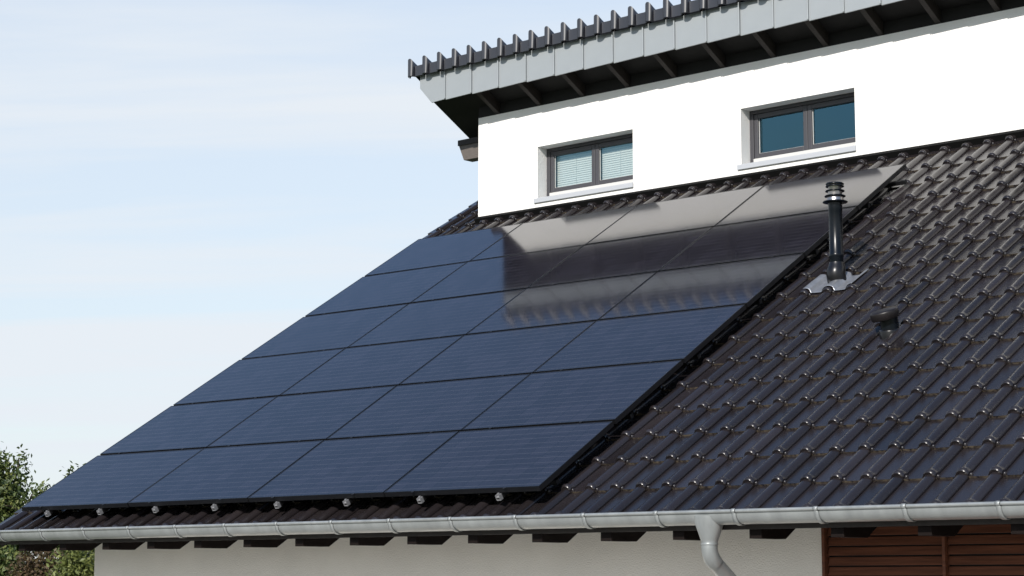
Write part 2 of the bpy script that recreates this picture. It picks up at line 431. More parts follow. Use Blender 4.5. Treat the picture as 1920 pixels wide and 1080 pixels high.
# windows
def make_window(a, b, blinds):
    wo_ = empty('window', Vector(((a + b) / 2, UY, WZ0)) - house.location); wo_.parent = house
    F0 = UY + 0.165
    fb = WZ0 + 0.0828
    fr = MB()
    # outer frame
    fr.box(a, a + 0.05, F0, F0 + 0.07, fb - 0.042, WZ1)
    fr.box(b - 0.05, b, F0, F0 + 0.07, fb - 0.042, WZ1)
    fr.box(a + 0.05, b - 0.05, F0, F0 + 0.07, WZ1 - 0.042, WZ1)
    fr.box(a + 0.05, b - 0.05, F0 + 0.012, F0 + 0.07, fb, fb + 0.012)
    mid = (a + b) / 2 + 0.02
    frame = fr.build('frame', 'frame_grey', wo_, origin=(a, F0, WZ0), bevel=0.004)
    tag(frame)
    for s0, s1 in ((a + 0.052, mid - 0.002), (mid + 0.002, b - 0.052)):
        sh = MB(); t_ = 0.052 ; y0 = F0 + 0.010
        z0, z1 = fb + 0.002, WZ1 - 0.044
        wl = t_ if s0 < mid - 0.1 else 0.056
        sh.box(s0, s0 + t_, y0, y0 + 0.06, z0, z1)
        sh.box(s1 - t_, s1, y0, y0 + 0.06, z0, z1)
        sh.box(s0 + t_, s1 - t_, y0, y0 + 0.06, z0, z0 + t_)
        sh.box(s0 + t_, s1 - t_, y0, y0 + 0.06, z1 - t_, z1)
        sh.build('sash', 'frame_grey', wo_, origin=(s0, y0, z0), bevel=0.005)
        gk = MB(); gx0, gx1, gz0, gz1 = s0 + t_, s1 - t_, z0 + t_, z1 - t_; e = 0.006
        gk.box(gx0, gx0 + e, y0 + 0.022, y0 + 0.030, gz0, gz1); gk.box(gx1 - e, gx1, y0 + 0.022, y0 + 0.030, gz0, gz1)
        gk.box(gx0 + e, gx1 - e, y0 + 0.022, y0 + 0.030, gz0, gz0 + e)
        gk.build('gasket', 'gasket_white', wo_, origin=(s0, y0, z0))
        gp = MB(); gp.add([(gx0, y0 + 0.032, gz0), (gx1, y0 + 0.032, gz0), (gx1, y0 + 0.032, gz1), (gx0, y0 + 0.032, gz1)], [(0, 1, 2, 3)])
        gp.build('pane', 'window_glass', wo_, origin=(s0, y0, z0))
        if blinds:
            bl = MB(); z = gz0 - 0.01
            while z < gz1 + 0.02:
                yb = y0 + 0.075
                n = 4
                vs = []
                for q in range(n + 1):
                    tt = q / n; yy = yb + 0.010 * tt; zz = z + 0.0280 * tt; bow = 0.004 * math.sin(math.pi * tt)
                    vs += [(gx0 - 0.02, yy - bow, zz), (gx1 + 0.02, yy - bow, zz)]
                bl.add(vs, [(2 * q, 2 * q + 1, 2 * q + 3, 2 * q + 2) for q in range(n)], 0, True)
                z += 0.0262
            for fx in (0.5,):
                xx = gx0 + (gx1 - gx0) * fx
                bl.box(xx - 0.0015, xx + 0.0015, y0 + 0.068, y0 + 0.070, gz0, gz1)
            bl.build('blind', 'blind_white', wo_, origin=(s0, y0, z0))
        else:
            pass
    tr = MB(); tr.box(a + 0.052, b - 0.002, F0 - 0.012, F0 + 0.05, WZ0 + 0.012, fb - 0.003)
    tr.build('sill_profile', 'gasket_white', wo_, origin=(a, F0, WZ0), bevel=0.004)
    sl_ = MB()
    sl_.hexa([(a - 0.045, UY - 0.024, WZ0 - 0.0565), (b + 0.008, UY - 0.024, WZ0 - 0.0565), (b + 0.008, UY - 0.002, WZ0 - 0.0565), (a - 0.045, UY - 0.002, WZ0 - 0.0565),
              (a - 0.045, UY - 0.024, WZ0 - 0.002), (b + 0.008, UY - 0.024, WZ0 - 0.002), (b + 0.008, UY - 0.002, WZ0 + 0.004), (a - 0.045, UY - 0.002, WZ0 + 0.004)])
    sl_.hexa([(a + 0.002, UY - 0.001, WZ0 - 0.015), (b - 0.002, UY - 0.001, WZ0 - 0.015), (b - 0.002, F0 - 0.014, WZ0 - 0.010), (a + 0.002, F0 - 0.014, WZ0 - 0.010),
              (a + 0.002, UY - 0.001, WZ0 + 0.0046), (b - 0.002, UY - 0.001, WZ0 + 0.0046), (b - 0.002, F0 - 0.014, WZ0 + 0.010), (a + 0.002, F0 - 0.014, WZ0 + 0.010)])
    sl_.build('sill', 'sill_white', wo_, origin=(a, UY, WZ0), bevel=0.003)
    return wo_
w1 = make_window(*WIN[0], True); w1['label'] = 'narrow window with closed white blinds behind its glass'
w2 = make_window(*WIN[1], False); w2['label'] = 'narrow window with plain dark blue glass'
make_window(*WIN[2], False)

# flashing along the foot of the upper wall
m = MB()
m.box(XL + 0.03, XR, UY - 0.018, UY - 0.002, 3.40, 3.6625)
fl = RF(0, (UY - 0.0) / math.cos(TH) - 0.0, 0)
m.box(XL + 0.02, XR, 7.19, 7.262, HP - 0.01, HP + 0.078, T=RF)
m.build('wall_flashing', 'flash_black', house)

# ---- tiles
def tile_fn(u, v):
    """height of one tile: u from roll centre (-0.183..0.058), v up from the lower edge"""
    w_ = 0.0475
    k = np.ones_like(v)
    key = np.array([0.0, 0.006, 0.018, 0.034, 0.050, 0.064]); val = np.array([1.03, 1.18, 1.34, 1.27, 1.08, 1.0])
    k = np.interp(v, key, val)
    x = np.clip(u / (w_ * (0.82 + 0.18 * k)), -1, 1)
    roll = 0.042 * k * np.sqrt(np.clip(1 - x ** 2, 0, 1))
    return roll + 0.016 * (1 - v / 0.43)
us = np.concatenate([[-0.193, -0.13, -0.070, -0.0535], -0.0475 * np.cos(np.linspace(0.0, math.pi - 0.25, 15))])
vs_ = np.array([0.0, 0.004, 0.011, 0.019, 0.029, 0.040, 0.052, 0.066, 0.20, 0.455])
def tile_template():
    nu, nv = len(us), len(vs_)
    UU, VV = np.meshgrid(us, vs_)            # nv x nu
    H = tile_fn(UU, VV)
    H[:, -1] = np.maximum(H[:, -1], 0.012) ; H[:, -2] = np.maximum(H[:, -2], 0.020)
    pts = np.stack([UU, VV, H], -1).reshape(-1, 3)
    top = np.array([(j * nu + i, j * nu + i + 1, (j + 1) * nu + i + 1, (j + 1) * nu + i) for j in range(nv - 1) for i in range(nu - 1)])
    dirt = np.where(VV < 0.003, 0.25, np.where(VV > 0.30, 0.03, 0.0)) * np.where(UU < -0.06, 1, 0.0)
    V = [pts]; F = [top]; D = [dirt.ravel()]; S = [np.ones(len(top), bool)]
    o = len(pts)
    # front face
    fr = np.stack([us, np.zeros(nu), H[0]], -1); fb_ = np.stack([us, np.full(nu, 0.002), np.where((us > -0.06), np.maximum(H[0] - 0.016, -0.004), H[0] - 0.017)], -1)
    V += [fr, fb_]; F.append(np.array([(o + i, o + nu + i, o + nu + i + 1, o + i + 1) for i in range(nu - 1)])[:, ::-1])
    D.append(np.where(np.concatenate([us, us]) < -0.05, 1.0, 0.0)); S.append(np.zeros(nu - 1, bool)); o += 2 * nu
    # side lip of the roll
    a = np.stack([np.full(nv, us[-1]), vs_, H[:, -1]], -1); b = a.copy(); b[:, 2] = -0.01; b[:, 0] -= 0.001
    V += [a, b]; F.append(np.array([(o + j, o + nv + j, o + nv + j + 1, o + j + 1) for j in range(nv - 1)])); D.append(np.full(2 * nv, 0.0)); S.append(np.zeros(nv - 1, bool)); o += 2 * nv
    # little stop knob beside the roll end
    n1, n2 = 8, 4; P = []
    for q in range(n2 + 1):
        e = (math.pi / 2) * q / n2
        for k in range(n1):
            aa = 2 * math.pi * k / n1
            P.append((0.063 + 0.014 * math.cos(e) * math.cos(aa), 0.012 + 0.015 * math.cos(e) * math.sin(aa), 0.010 + 0.026 * math.sin(e)))
    V.append(np.array(P)); F.append(np.array([(o + q * n1 + k, o + q * n1 + (k + 1) % n1, o + (q + 1) * n1 + (k + 1) % n1, o + (q + 1) * n1 + k) for q in range(n2) for k in range(n1)]))
    D.append(np.full(len(P), 0.0)); S.append(np.ones(n1 * n2, bool))
    return np.concatenate(V), np.concatenate(F), np.concatenate(D), np.concatenate(S)
TV, TF, TD, TS = tile_template()
Un = np.array(U); Nn = np.array(NR)
X0 = -0.088                                   # first full roll
def roof_tiles(name, cols_, rows_, parent):
    allV, allF, allT, allD, allS = [], [], [], [], []; o = 0
    for r_ in rows_:
        t0 = T0 + TC * r_
        for c_ in cols_(r_):
            s0 = X0 + TX * c_
            ju, jv, jh = rng.normal(0, 0.0008), rng.normal(0, 0.0016), abs(rng.normal(0, 0.0010))
            tw = rng.normal(0, 0.004)
            P = TV
            if r_ == 0:
                P = TV.copy(); q0 = len(us) * len(vs_) + len(us); P[q0:q0 + len(us), 2] = -0.03
            s = s0 + ju + P[:, 0] + tw * P[:, 1] * 0.4; t = t0 + jv + P[:, 1]; h = HP + jh + P[:, 2] + rng.normal(0, 0.004) * P[:, 0]
            V = np.zeros((len(P), 3)); V[:, 0] = s; V += np.outer(t, Un) + np.outer(h, Nn)
            allV.append(V); allF.append(TF + o); o += len(P)
            allT.append(np.full(len(P), rng.normal(1.0, 0.16))); allD.append(TD * rng.uniform(0.5, 1.0)); allS.append(TS)
    return np_mesh(name, np.concatenate(allV), np.concatenate(allF), ['roof_tile'], parent, smooth=np.concatenate(allS),
                   attrs={'tint': np.concatenate(allT), 'dirt': np.concatenate(allD)})
NCOL = int((XR + 0.35 - X0) / TX)
def cols_(r_):
    t0 = T0 + TC * r_
    if t0 + 0.43 > 7.25: return [-1 + q for q in range(0, 3)] if r_ > 17 else range(-0, NCOL)
    return range(0, NCOL)
lower_roof = MB()
# deck
lower_roof.hexa([RF(VX, -0.12, HP - 0.075), RF(XR + 0.35, -0.12, HP - 0.075), RF(XR + 0.35, 7.25, HP - 0.075), RF(VX, 7.25, HP - 0.075),
                 RF(VX, -0.12, HP - 0.045), RF(XR + 0.35, -0.12, HP - 0.045), RF(XR + 0.35, 7.25, HP - 0.045), RF(VX, 7.25, HP - 0.045)])
lower_roof.box(VX, XR + 0.35, T0 + 0.012, -0.1205, HP - 0.07, HP - 0.03, T=RF)
lower_roof.hexa([RF(VX, 7.25, HP - 0.075), RF(XL - 0.002, 7.25, HP - 0.075), RF(XL - 0.002, 8.3, HP - 0.075), RF(VX, 8.3, HP - 0.075),
                 RF(VX, 7.25, HP - 0.045), RF(XL - 0.002, 7.25, HP - 0.045), RF(XL - 0.002, 8.3, HP - 0.045), RF(VX, 8.3, HP - 0.045)])
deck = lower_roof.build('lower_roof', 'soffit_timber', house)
tiles = roof_tiles('roof_tiles', lambda r_: range(-1, NCOL) if r_ <= 17 else range(-1, 2), range(0, 20), None)
tiles.parent = deck; tiles.location = -(house.location + deck.location) if False else (0, 0, 0)
deck_world = house.location + deck.location
tiles.location = -deck_world
# verge boards
for xv in (VX - 0.02, XR + 0.33):
    m = MB(); m.box(xv, xv + 0.025, -0.12, 8.3 if xv < 0 else 7.1, HP - 0.17, HP - 0.012, T=RF); m.build('verge_board', 'dark_timber', deck)

# rafter tails with level cut
k = -2
while 1.432 + 0.652 * k < XR:
    x = 1.432 + 0.652 * k + (0.007 if k > 8 else 0)
    m = MB()
    yb = 0.20; top = lambda y: under_low(y) + 0.02
    poly = [(-0.095, -0.420), (yb, -0.420), (WY + 0.05, -0.420 + (WY + 0.05 - yb) * math.tan(TH)), (WY + 0.05, top(WY + 0.05)), (-0.095, top(-0.095))]
    m.prism(poly, 0, x, x + 0.10)
    m.build('rafter_tail', 'tail_timber', house, origin=(x, 0, -0.3), bevel=0.003)
    k += 1
# eaves board behind the gutter
m = MB(); m.box(VX, XR + 0.33, -0.125, -0.102, -0.358, -0.285); m.build('eaves_board', 'dark_timber', house)

# ---- gutter
GY, GZc, GR = -0.190, -0.243, 0.083
gx0, gx1 = VX - 0.05, XR + 0.36
m = MB(); n = 18; vs = []
for x in (gx0, gx1):
    for rr in (GR, GR - 0.003):
        for q in range(n + 1):
            a = math.pi + math.pi * q / n
            vs.append((x, GY + rr * math.cos(a), GZc + rr * math.sin(a)))
W_ = n + 1
m.add(vs, [(q, q + 1, 2 * W_ + q + 1, 2 * W_ + q) for q in range(n)][::1], 0, True)
m.add(vs, [(W_ + q + 1, W_ + q, 3 * W_ + q, 3 * W_ + q + 1) for q in range(n)], 0, True)
m.tube([(gx0, GY - GR - 0.004, GZc + 0.006), (gx1, GY - GR - 0.004, GZc + 0.006)], 0.0125, 14)
m.prism([(GY + (GR - 0.002) * math.cos(math.pi + math.pi * q / n), GZc + (GR - 0.002) * math.sin(math.pi + math.pi * q / n)) for q in range(n + 1)], 0, gx0, gx0 + 0.003)
gutter = m.build('gutter', 'gutter_zinc', house)
k = 0
while True:
    x = 0.064 + 0.6577 * k
    if x > XR: break
    m = MB(); vs = []
    for xx in (x - 0.017, x + 0.017):
        for q in range(n + 1):
            a = math.pi + math.pi * q / n
            vs.append((xx, GY + (GR + 0.008) * math.cos(a), GZc + (GR + 0.008) * math.sin(a)))
    m.add(vs, [(q, q + 1, W_ + q + 1, W_ + q) for q in range(n)], 0, True)
    m.tube([(x - 0.017, GY - GR - 0.004, GZc + 0.006), (x + 0.017, GY - GR - 0.004, GZc + 0.006)], 0.0165, 12)
    b = m.build('gutter_bracket', 'gutter_zinc', gutter, origin=(x, GY, GZc))
    sdf = b.modifiers.new('solid', 'SOLIDIFY'); sdf.thickness = 0.003
    k += 1
# ---- downpipe
dp = empty('downpipe', Vector((8.35, -0.19, GZ)) - house.location); dp.parent = house
m = MB(); cx = 8.345
m.lathe([(0.058, -0.455), (0.056, -0.44), (0.062, -0.425), (0.104, -0.305), (0.106, -0.262)], (cx, GY + 0.004, 0), n=36, sx=1.0, sy=1.0)
m.build('funnel', 'gutter_zinc', dp)
m = MB()
pts = [(cx, GY, -0.445), (cx, GY, -0.475)]
for q in range(1, 9):
    a = R(60) * q / 8; pts.append((cx, GY + 0.12 * (1 - math.cos(a)), -0.475 - 0.12 * math.sin(a)))
m.tube(pts, 0.057, 24)
m.lathe([(0.0595, -0.462), (0.0605, -0.458), (0.0605, -0.452), (0.0595, -0.448)], (cx, GY, 0), n=30)
m.build('pipe_elbow', 'gutter_zinc', dp)
m = MB(); d = (Vector(pts[-1]) - Vector(pts[-2])).normalized(); p = Vector(pts[-1])
e = p + d * 0.02; L1 = (0.60 - e.y) / d.y
q2 = e + d * L1
m.tube([e - d * 0.03, e, q2, q2 + Vector((0, 0.03, -0.06)), q2 + Vector((0, 0.035, -0.12)), Vector((cx, q2.y + 0.035, GZ + 0.06))], 0.052, 24)
m.build('pipe', 'gutter_zinc', dp)

# ---- timber cladding (slatted shutters) on the lower wall
# 
cl = empty('timber_cladding', Vector((8.74, WY, GZ)) - house.location); cl.parent = house
pitch = 0.0695
for xa, xb in ((8.685, 9.609), (9.637, 10.563), (10.591, 11.493)):
    m = MB(); z = -0.19
    while z > GZ + 0.1:
        yy = WY + 0.02; dz = rng.normal(0, 0.0012)
        m.hexa([(xa, yy - 0.006, z - 0.060 + dz), (xb, yy - 0.006, z - 0.060 + dz), (xb, yy + 0.030, z - 0.050), (xa, yy + 0.030, z - 0.050),
                (xa, yy + 0.012, z), (xb, yy + 0.012, z), (xb, yy + 0.034, z), (xa, yy + 0.034, z)])
        z -= pitch
    m.build('slat_panel', 'cladding_wood', cl, origin=(xa, WY, GZ), bevel=0.004)
m = MB(); m.box(8.678, 11.498, WY + 0.05, WY + 0.11, GZ + 0.02, -0.16); m.build('backing', 'soffit_timber', cl)
for x in (8.651, 9.612, 10.566, 11.497):
    m = MB(); m.box(x, x + 0.024, WY - 0.012, WY + 0.10, GZ, -0.14); m.build('post', 'cladding_wood', cl, origin=(x, WY, GZ), bevel=0.003)

# ------------------------------------------------------------------ upper roof
UF, FY = 5.7924, 5.861
STX = 0.24699
SX0 = -0.4431
def up_profile():
    a = []
    for u, h in ((-0.050, 0.0), (-0.0485, 0.018), (-0.042, 0.033), (-0.030, 0.045), (-0.014, 0.051), (0.0, 0.052), (0.014, 0.051), (0.030, 0.045), (0.042, 0.033), (0.0485, 0.018), (0.052, 0.0), (0.060, -0.002), (0.16, -0.002), (0.183, 0.0)):
        a.append((u, h))
    return a
prof = up_profile()
zsb, zst = 5.437, 5.5783
V, F, T_, D_, M_ = [], [], [], [], []; o = 0
nrow = 19
x = SX0; cnt = 0
while x < XR + 0.40:
    npf = len(prof)
    tint = rng.normal(1, 0.06)
    P = []
    zj = rng.normal(0, 0.0015)
    secs = [lambda h: (UF - h + 0.012, zsb + 0.0), lambda h: (UF - h, zsb + 0.010), lambda h: (UF - h, zst + 1.67 * h)]
    for sfn in secs:
        for u, h in prof: y_, z_ = sfn(h); P.append((x + u, y_, z_ + zj))
    for r_ in range(nrow):
        for q, ww in ((0, 0.0), (1, 0.0)):
            y_ = UF + 0.36 * (r_ + q) if r_ or q else UF + 0.02
            lift = 0.016 if q == 1 else 0.0
            for u, h in prof: P.append((x + u, y_, zst - (y_ - UF) * T2 + h / math.cos(P2) + lift + zj))
    P = np.array(P); ns = len(P) // npf
    f = np.array([(j * npf + i, (j) * npf + i + 1, (j + 1) * npf + i + 1, (j + 1) * npf + i) for j in range(ns - 1) for i in range(npf - 1)])
    V.append(P); F.append(f + o); o += len(P); T_.append(np.full(len(P), tint)); D_.append(np.zeros(len(P)))
    x += STX; cnt += 1
ur = MB()
# roof slab
slab = [(FY + 0.02, under_up(FY + 0.02) + 0.02), (FY + 0.02, 5.437), (FY + 0.02, zst - 0.10), (BY + 0.6, zst - (BY + 0.6 - UF) * T2 - 0.03), (BY + 0.6, under_up(BY + 0.6) + 0.02)]
ur.prism(slab, 0, -0.343, XR + 0.40)
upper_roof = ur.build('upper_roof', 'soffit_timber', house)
ut = np_mesh('ridge_tiles', np.concatenate(V), np.concatenate(F), ['ridge_tile'], None, smooth=False, attrs={'tint': np.concatenate(T_), 'dirt': np.concatenate(D_)})
me = ut.data
me.polygons.foreach_set('use_smooth', np.ones(len(me.polygons), bool)); me.set_sharp_from_angle(angle=R(35))
ut.parent = upper_roof; ut.location = -(house.location + upper_roof.location)
# end cap on the left of the ridge tiles
m = MB(); m.prism([(UF + 0.005, zsb), (UF + 0.005, zst), (BY + 0.6, zst - (BY + 0.6 - UF) * T2), (BY + 0.6, zst - (BY + 0.6 - UF) * T2 - 0.05), (UF + 0.03, zst - 0.06), (UF + 0.02, zsb)], 0, SX0 - 0.049, SX0 - 0.040)
m.build('verge_cap', 'ridge_tile', upper_roof)
# verge board
vb = lambda y, dz: 5.2906 - (y - FY) * T2 + dz
m = MB(); m.prism([(FY + 0.012, vb(FY, 0)), (FY + 0.012, vb(FY, 0.14)), (BY + 0.6, vb(BY + 0.6, 0.14)), (BY + 0.6, vb(BY + 0.6, 0))], 0, -0.3694, -0.345)
m.build('verge_board', 'soffit_timber', upper_roof)
m = MB(); m.prism([(FY + 0.012, vb(FY, 0)), (FY + 0.012, vb(FY, 0.14)), (BY + 0.6, vb(BY + 0.6, 0.14)), (BY + 0.6, vb(BY + 0.6, 0))], 0, XR + 0.402, XR + 0.425)
m.build('verge_board', 'soffit_timber', upper_roof)
# blocking between the rafters above the wall
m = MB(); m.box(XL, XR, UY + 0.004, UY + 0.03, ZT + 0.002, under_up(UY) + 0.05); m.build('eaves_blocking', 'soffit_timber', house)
# rafters
x = 0.355 - 0.01
k = 0
while x < XR + 0.3:
    xx = 0.4906 + 0.6717 * k
    if xx > XR + 0.2: break
    m = MB(); zb = lambda y: ZT + 0.006 - (y - UY) * T2
    m.prism([(FY + 0.03, zb(FY + 0.03)), (UY + 0.01, zb(UY + 0.01)), (UY + 0.01, under_up(UY + 0.01) + 0.03), (FY + 0.03, under_up(FY + 0.03) + 0.03)], 0, xx, xx + 0.062)
    m.build('rafter', 'dark_timber', house, origin=(xx, FY, 5.0), bevel=0.003)
    k += 1
# purlin end on the gable
for zz, yy in ((4.7658, 6.5877),):
    m = MB()
    m.prism([(-0.3926, zz), (-0.3926, zz - 0.075), (-0.3119, zz - 0.26), (XL, zz - 0.26), (XL, zz)], 1, yy, yy + 0.16, 0)
    m.prism([(-0.403, zz + 0.002), (-0.403, zz - 0.07), (-0.3936, zz - 0.07), (XL, zz - 0.07), (XL, zz + 0.002)], 1, yy - 0.015, yy - 0.002, 1)
    m.build('purlin_end', ['purlin_timber', 'dark_timber'], house, origin=(XL, yy, zz), bevel=0.003)
# ---- zinc fascia
fa = empty('fascia', Vector((-0.21, FY, 5.2)) - house.location); fa.parent = house
seams = [-0.3714, 0.0686] + [0.0686 + 0.43625 * q for q in range(1, 34)]
for i in range(len(seams) - 1):
    a, b = seams[i], seams[i + 1]
    if a > XR + 0.35: break
    b = min(b, XR + 0.42)
    y0 = FY + rng.normal(0, 0.0015)
    m = MB(); zt = 5.457; zl, zr = 5.0885, 5.1005
    if i == 0: poly = [(a, 5.2988), (-0.1716, zl), (b, zr), (b, zt), (a, zt)]
    else: poly = [(a, zl), (b, zr), (b, zt), (a, zt)]
    # slight pillow of the sheet: subdivided front
    m.prism(poly, 1, y0 - 0.004, y0 + 0.012)
    m.box(b - 0.014, b + 0.002, y0 - 0.026, y0 - 0.005, zr + 0.001, zt)
    m.build('zinc_panel', 'zinc', fa, origin=(a, FY, 5.04), bevel=0.003)

# ------------------------------------------------------------------ solar panels
rowname = ['bottom row', 'second row from the bottom', 'third row from the bottom', 'third row from the top', 'second row from the top', 'top row']
colname = ['leftmost', 'second from left', 'third from left', 'rightmost']
def make_panel():
    root = empty('solar_panel', (0, 0, 0))
    f = MB(); e = 0.010; th = 0.042
    f.box(0, PW, 0, e, -th, 0.0); f.box(0, PW, PH - e, PH, -th, 0.0)
    f.box(0, e, e, PH - e, -th, 0.0); f.box(PW - e, PW, e, PH - e, -th, 0.0)
    f.box(e, PW - e, e, PH - e, -0.012, -0.008)
    fo = f.build('frame', 'panel_frame', root)
    gl = MB(); gl.add([(e, e, -0.0015), (PW - e, e, -0.0015), (PW - e, PH - e, -0.0015), (e, PH - e, -0.0015)], [(0, 1, 2, 3)])
    go = gl.build('glass', 'panel_glass', root)
    kids = [fo, go]
    for xx in (0.33, PW - 0.34):
        c_ = MB(); c_.box(xx - 0.012, xx + 0.012, -0.020, 0.004, 0.0006, 0.0025); c_.lathe([(0.004, 0.0), (0.004, 0.003)], (xx, -0.010, 0.002), n=8)
        kids.append(c_.build('clamp', 'clamp_metal', root))
    return root, kids
root0, kids0 = make_panel()
first = True
for j in range(6):
    for i in range(4):
        if first: r_ = root0; first = False
        else:
            r_ = root0.copy(); col.objects.link(r_)
            for kk in kids0:
                c = kk.copy(); col.objects.link(c); c.parent = r_
        r_.location = RF(PA * i + 0.005, PB * j + 0.002, rng.normal(0, 0.0008))
        r_.rotation_euler = (TH + R(0.1) + rng.normal(0, 0.0008), rng.normal(0, 0.0006), 0)
        extra = ''
        tag(r_, 'dark blue solar panel, %s in the %s' % (colname[i], rowname[j]), 'solar panel', 'solar panels in the roof array')

# mounting rails (up the slope) with bright end clamps
rx = [0.42, 1.235, 2.05, 2.87, 3.69, 4.535, 5.38, 6.22]
ordn = ['first', 'second', 'third', 'fourth', 'fifth', 'sixth', 'seventh', 'eighth']
rroot = empty('mounting_rail', (0, 0, 0))
m = MB(); m.box(-0.02, 0.02, -0.005, 6.42, -0.085, -0.045); ra = m.build('rail', 'rail_black', rroot)
m = MB()
m.box(-0.021, 0.021, -0.040, -0.006, -0.090, -0.086); m.box(-0.021, -0.017, -0.040, -0.006, -0.086, -0.046); m.box(0.017, 0.021, -0.040, -0.006, -0.086, -0.046)
m.box(-0.017, 0.017, -0.012, -0.006, -0.086, -0.046); m.box(-0.017, 0.017, -0.040, -0.006, -0.066, -0.062)
m.box(-0.008, 0.008, -0.024, -0.012, -0.045, -0.036)
cc = m.build('end_clamp', 'aluminium', rroot)
for q, x in enumerate(rx):
    if q == 0: r_ = rroot
    else:
        r_ = rroot.copy(); col.objects.link(r_)
        for kk in (ra, cc):
            c = kk.copy(); col.objects.link(c); c.parent = r_
    r_.location = RF(x, 0, 0); r_.rotation_euler = (TH, 0, 0)
    tag(r_, 'mounting rail with bright metal end clamp, %s from the left below the bottom solar panels' % ordn[q], 'rail', 'mounting rails under the solar panels')
# cross rails lying on roof hooks
croot = empty('cross_rail', (0, 0, 0))
m = MB(); m.box(0.12, 6.58, 0, 0.04, -0.128, -0.090); ca = m.build('rail', 'rail_black', croot)
for q, t_ in enumerate([0.25 + 1.0717 * z_ for z_ in range(6)] + [6.14]):
    if q == 0: r_ = croot
    else:
        r_ = croot.copy(); col.objects.link(r_); c = ca.copy(); col.objects.link(c); c.parent = r_
    r_.location = RF(0.14 if q == 6 else 0, t_, 0); r_.rotation_euler = (TH, 0, 0)
    tag(r_, ('black cross rail sticking out at the right end under the top solar panel row' if q == 6 else
        'black cross rail under the %s of solar panels' % rowname[q]), 'rail', 'black cross rails under the solar panels')

# ------------------------------------------------------------------ flue pipe
FB = Vector((7.115, 3.430, 1.905))
flue = empty('flue_pipe', FB)
tag(flue, 'tall black flue pipe with ribbed steel cap standing on a grey flashing sheet', 'flue pipe')
m = MB()
m.lathe([(0.061, 0.10), (0.061, 0.195), (0.064, 0.20), (0.064, 0.225), (0.0605, 0.23), (0.0605, 0.60), (0.062, 0.605), (0.062, 0.70)], FB, n=40)
m.build('pipe', 'flue_black', flue)
m = MB()
m.tube([FB + NR * -0.05, FB + NR * 0.01, FB + NR * 0.03 + Vector((0, 0, 0.02)), FB + Vector((0, -0.005, 0.085)), FB + Vector((0, 0, 0.115)), FB + Vector((0, 0, 0.15))], [0.088, 0.086, 0.085, 0.083, 0.074, 0.066], 36)
m.build('base_collar', 'flue_rubber', flue)
m = MB(); m2 = MB()
zz = [0.690, 0.742, 0.788, 0.830]; rr = [0.108, 0.091, 0.084, 0.080]
for q, (z_, r0) in enumerate(zip(zz, rr)):
    m2.lathe([(0.055, -0.003), (r0, -0.007), (r0 + 0.002, -0.003), (r0, 0.003), (0.055, 0.008)], FB + Vector((0, 0, z_)), n=40)
    if q < 3:
        ztop = zz[q + 1]
        m.lathe([(r0 - 0.030, z_ + 0.004), (rr[q + 1] - 0.020, ztop - 0.005)], FB, n=40)
m2.lathe([(0.078, 0.842), (0.081, 0.848), (0.076, 0.858), (0.03, 0.864)], FB, n=40)
m.lathe([(0.060, 0.833), (0.066, 0.845)], FB, n=40)
m.build('cap_steel', 'steel', flue)
m2.build('cap_rings', 'flue_black', flue)

# flashing sheet: follows the tile waves
def tile_h(s_, t_):
    u = (s_ - X0 + 0.183) % TX - 0.183
    v = (t_ - T0) % TC
    x_ = min(abs(u) / 0.058, 1)
    return HP + 0.047 * (1 - x_ ** 2.3) ** 0.62 + 0.019 * (1 - v / 0.43)
V = []; ns, nt_ = 60, 16; s0, s1, t0, t1 = 6.885, 7.385, 3.698, 4.04
for j in range(nt_ + 1):
    for i in range(ns + 1):
        s_ = s0 + (s1 - s0) * i / ns; t_ = t0 + (t1 - t0) * j / nt_
        u = (s_ - X0 + 0.183) % TX - 0.183
        lob = math.exp(-(u / 0.062) ** 4)
        t_ = t_ + (0.014 * lob + 0.003 * math.sin(s_ * 31)) * (1 - j / nt_)
        wv = 0
        h = HP + 0.008 + 0.045 * math.sqrt(max(0, 1 - min(abs(u) / 0.066, 1) ** 2)) + 0.019 * (1 - ((t_ - T0) % TC) / 0.43)
        V.append(RF(s_, t_ + wv, h))
m = MB(); m.add(V, [(j * (ns + 1) + i, j * (ns + 1) + i + 1, (j + 1) * (ns + 1) + i + 1, (j + 1) * (ns + 1) + i) for j in range(nt_) for i in range(ns)], 0, True)
fo = m.build('flashing_sheet', 'lead_sheet', flue, origin=FB)
sd = fo.modifiers.new('solid', 'SOLIDIFY'); sd.thickness = 0.002; sd.offset = 1

# ------------------------------------------------------------------ roof vent
VB = RF(8.268, 2.67, HP)
vent = empty('roof_vent', VB)
tag(vent, 'short brown mushroom-shaped vent with round cap rising from the tiles', 'roof vent')
ax = Vector((0.03, -0.20, 1)).normalized()
m = MB(); m.lathe([(0.078, -0.03), (0.076, 0.02), (0.073, 0.05), (0.072, 0.16)], VB, ax, 36); m.build('neck', 'flue_black', vent)
m = MB(); m.lathe([(0.088, -0.05), (0.088, 0.040), (0.084, 0.050), (0.074, 0.054)], VB, ax, 36); m.build('collar', 'flue_rubber', vent)
m = MB()
ax2 = Vector((-0.08, -0.36, 1)).normalized()
m.lathe([(0.060, 0.138), (0.108, 0.140), (0.113, 0.145), (0.115, 0.196), (0.111, 0.207), (0.100, 0.212), (0.05, 0.215), (0.004, 0.216)], VB, ax2, 44)
m.build('cap', 'vent_plastic', vent)

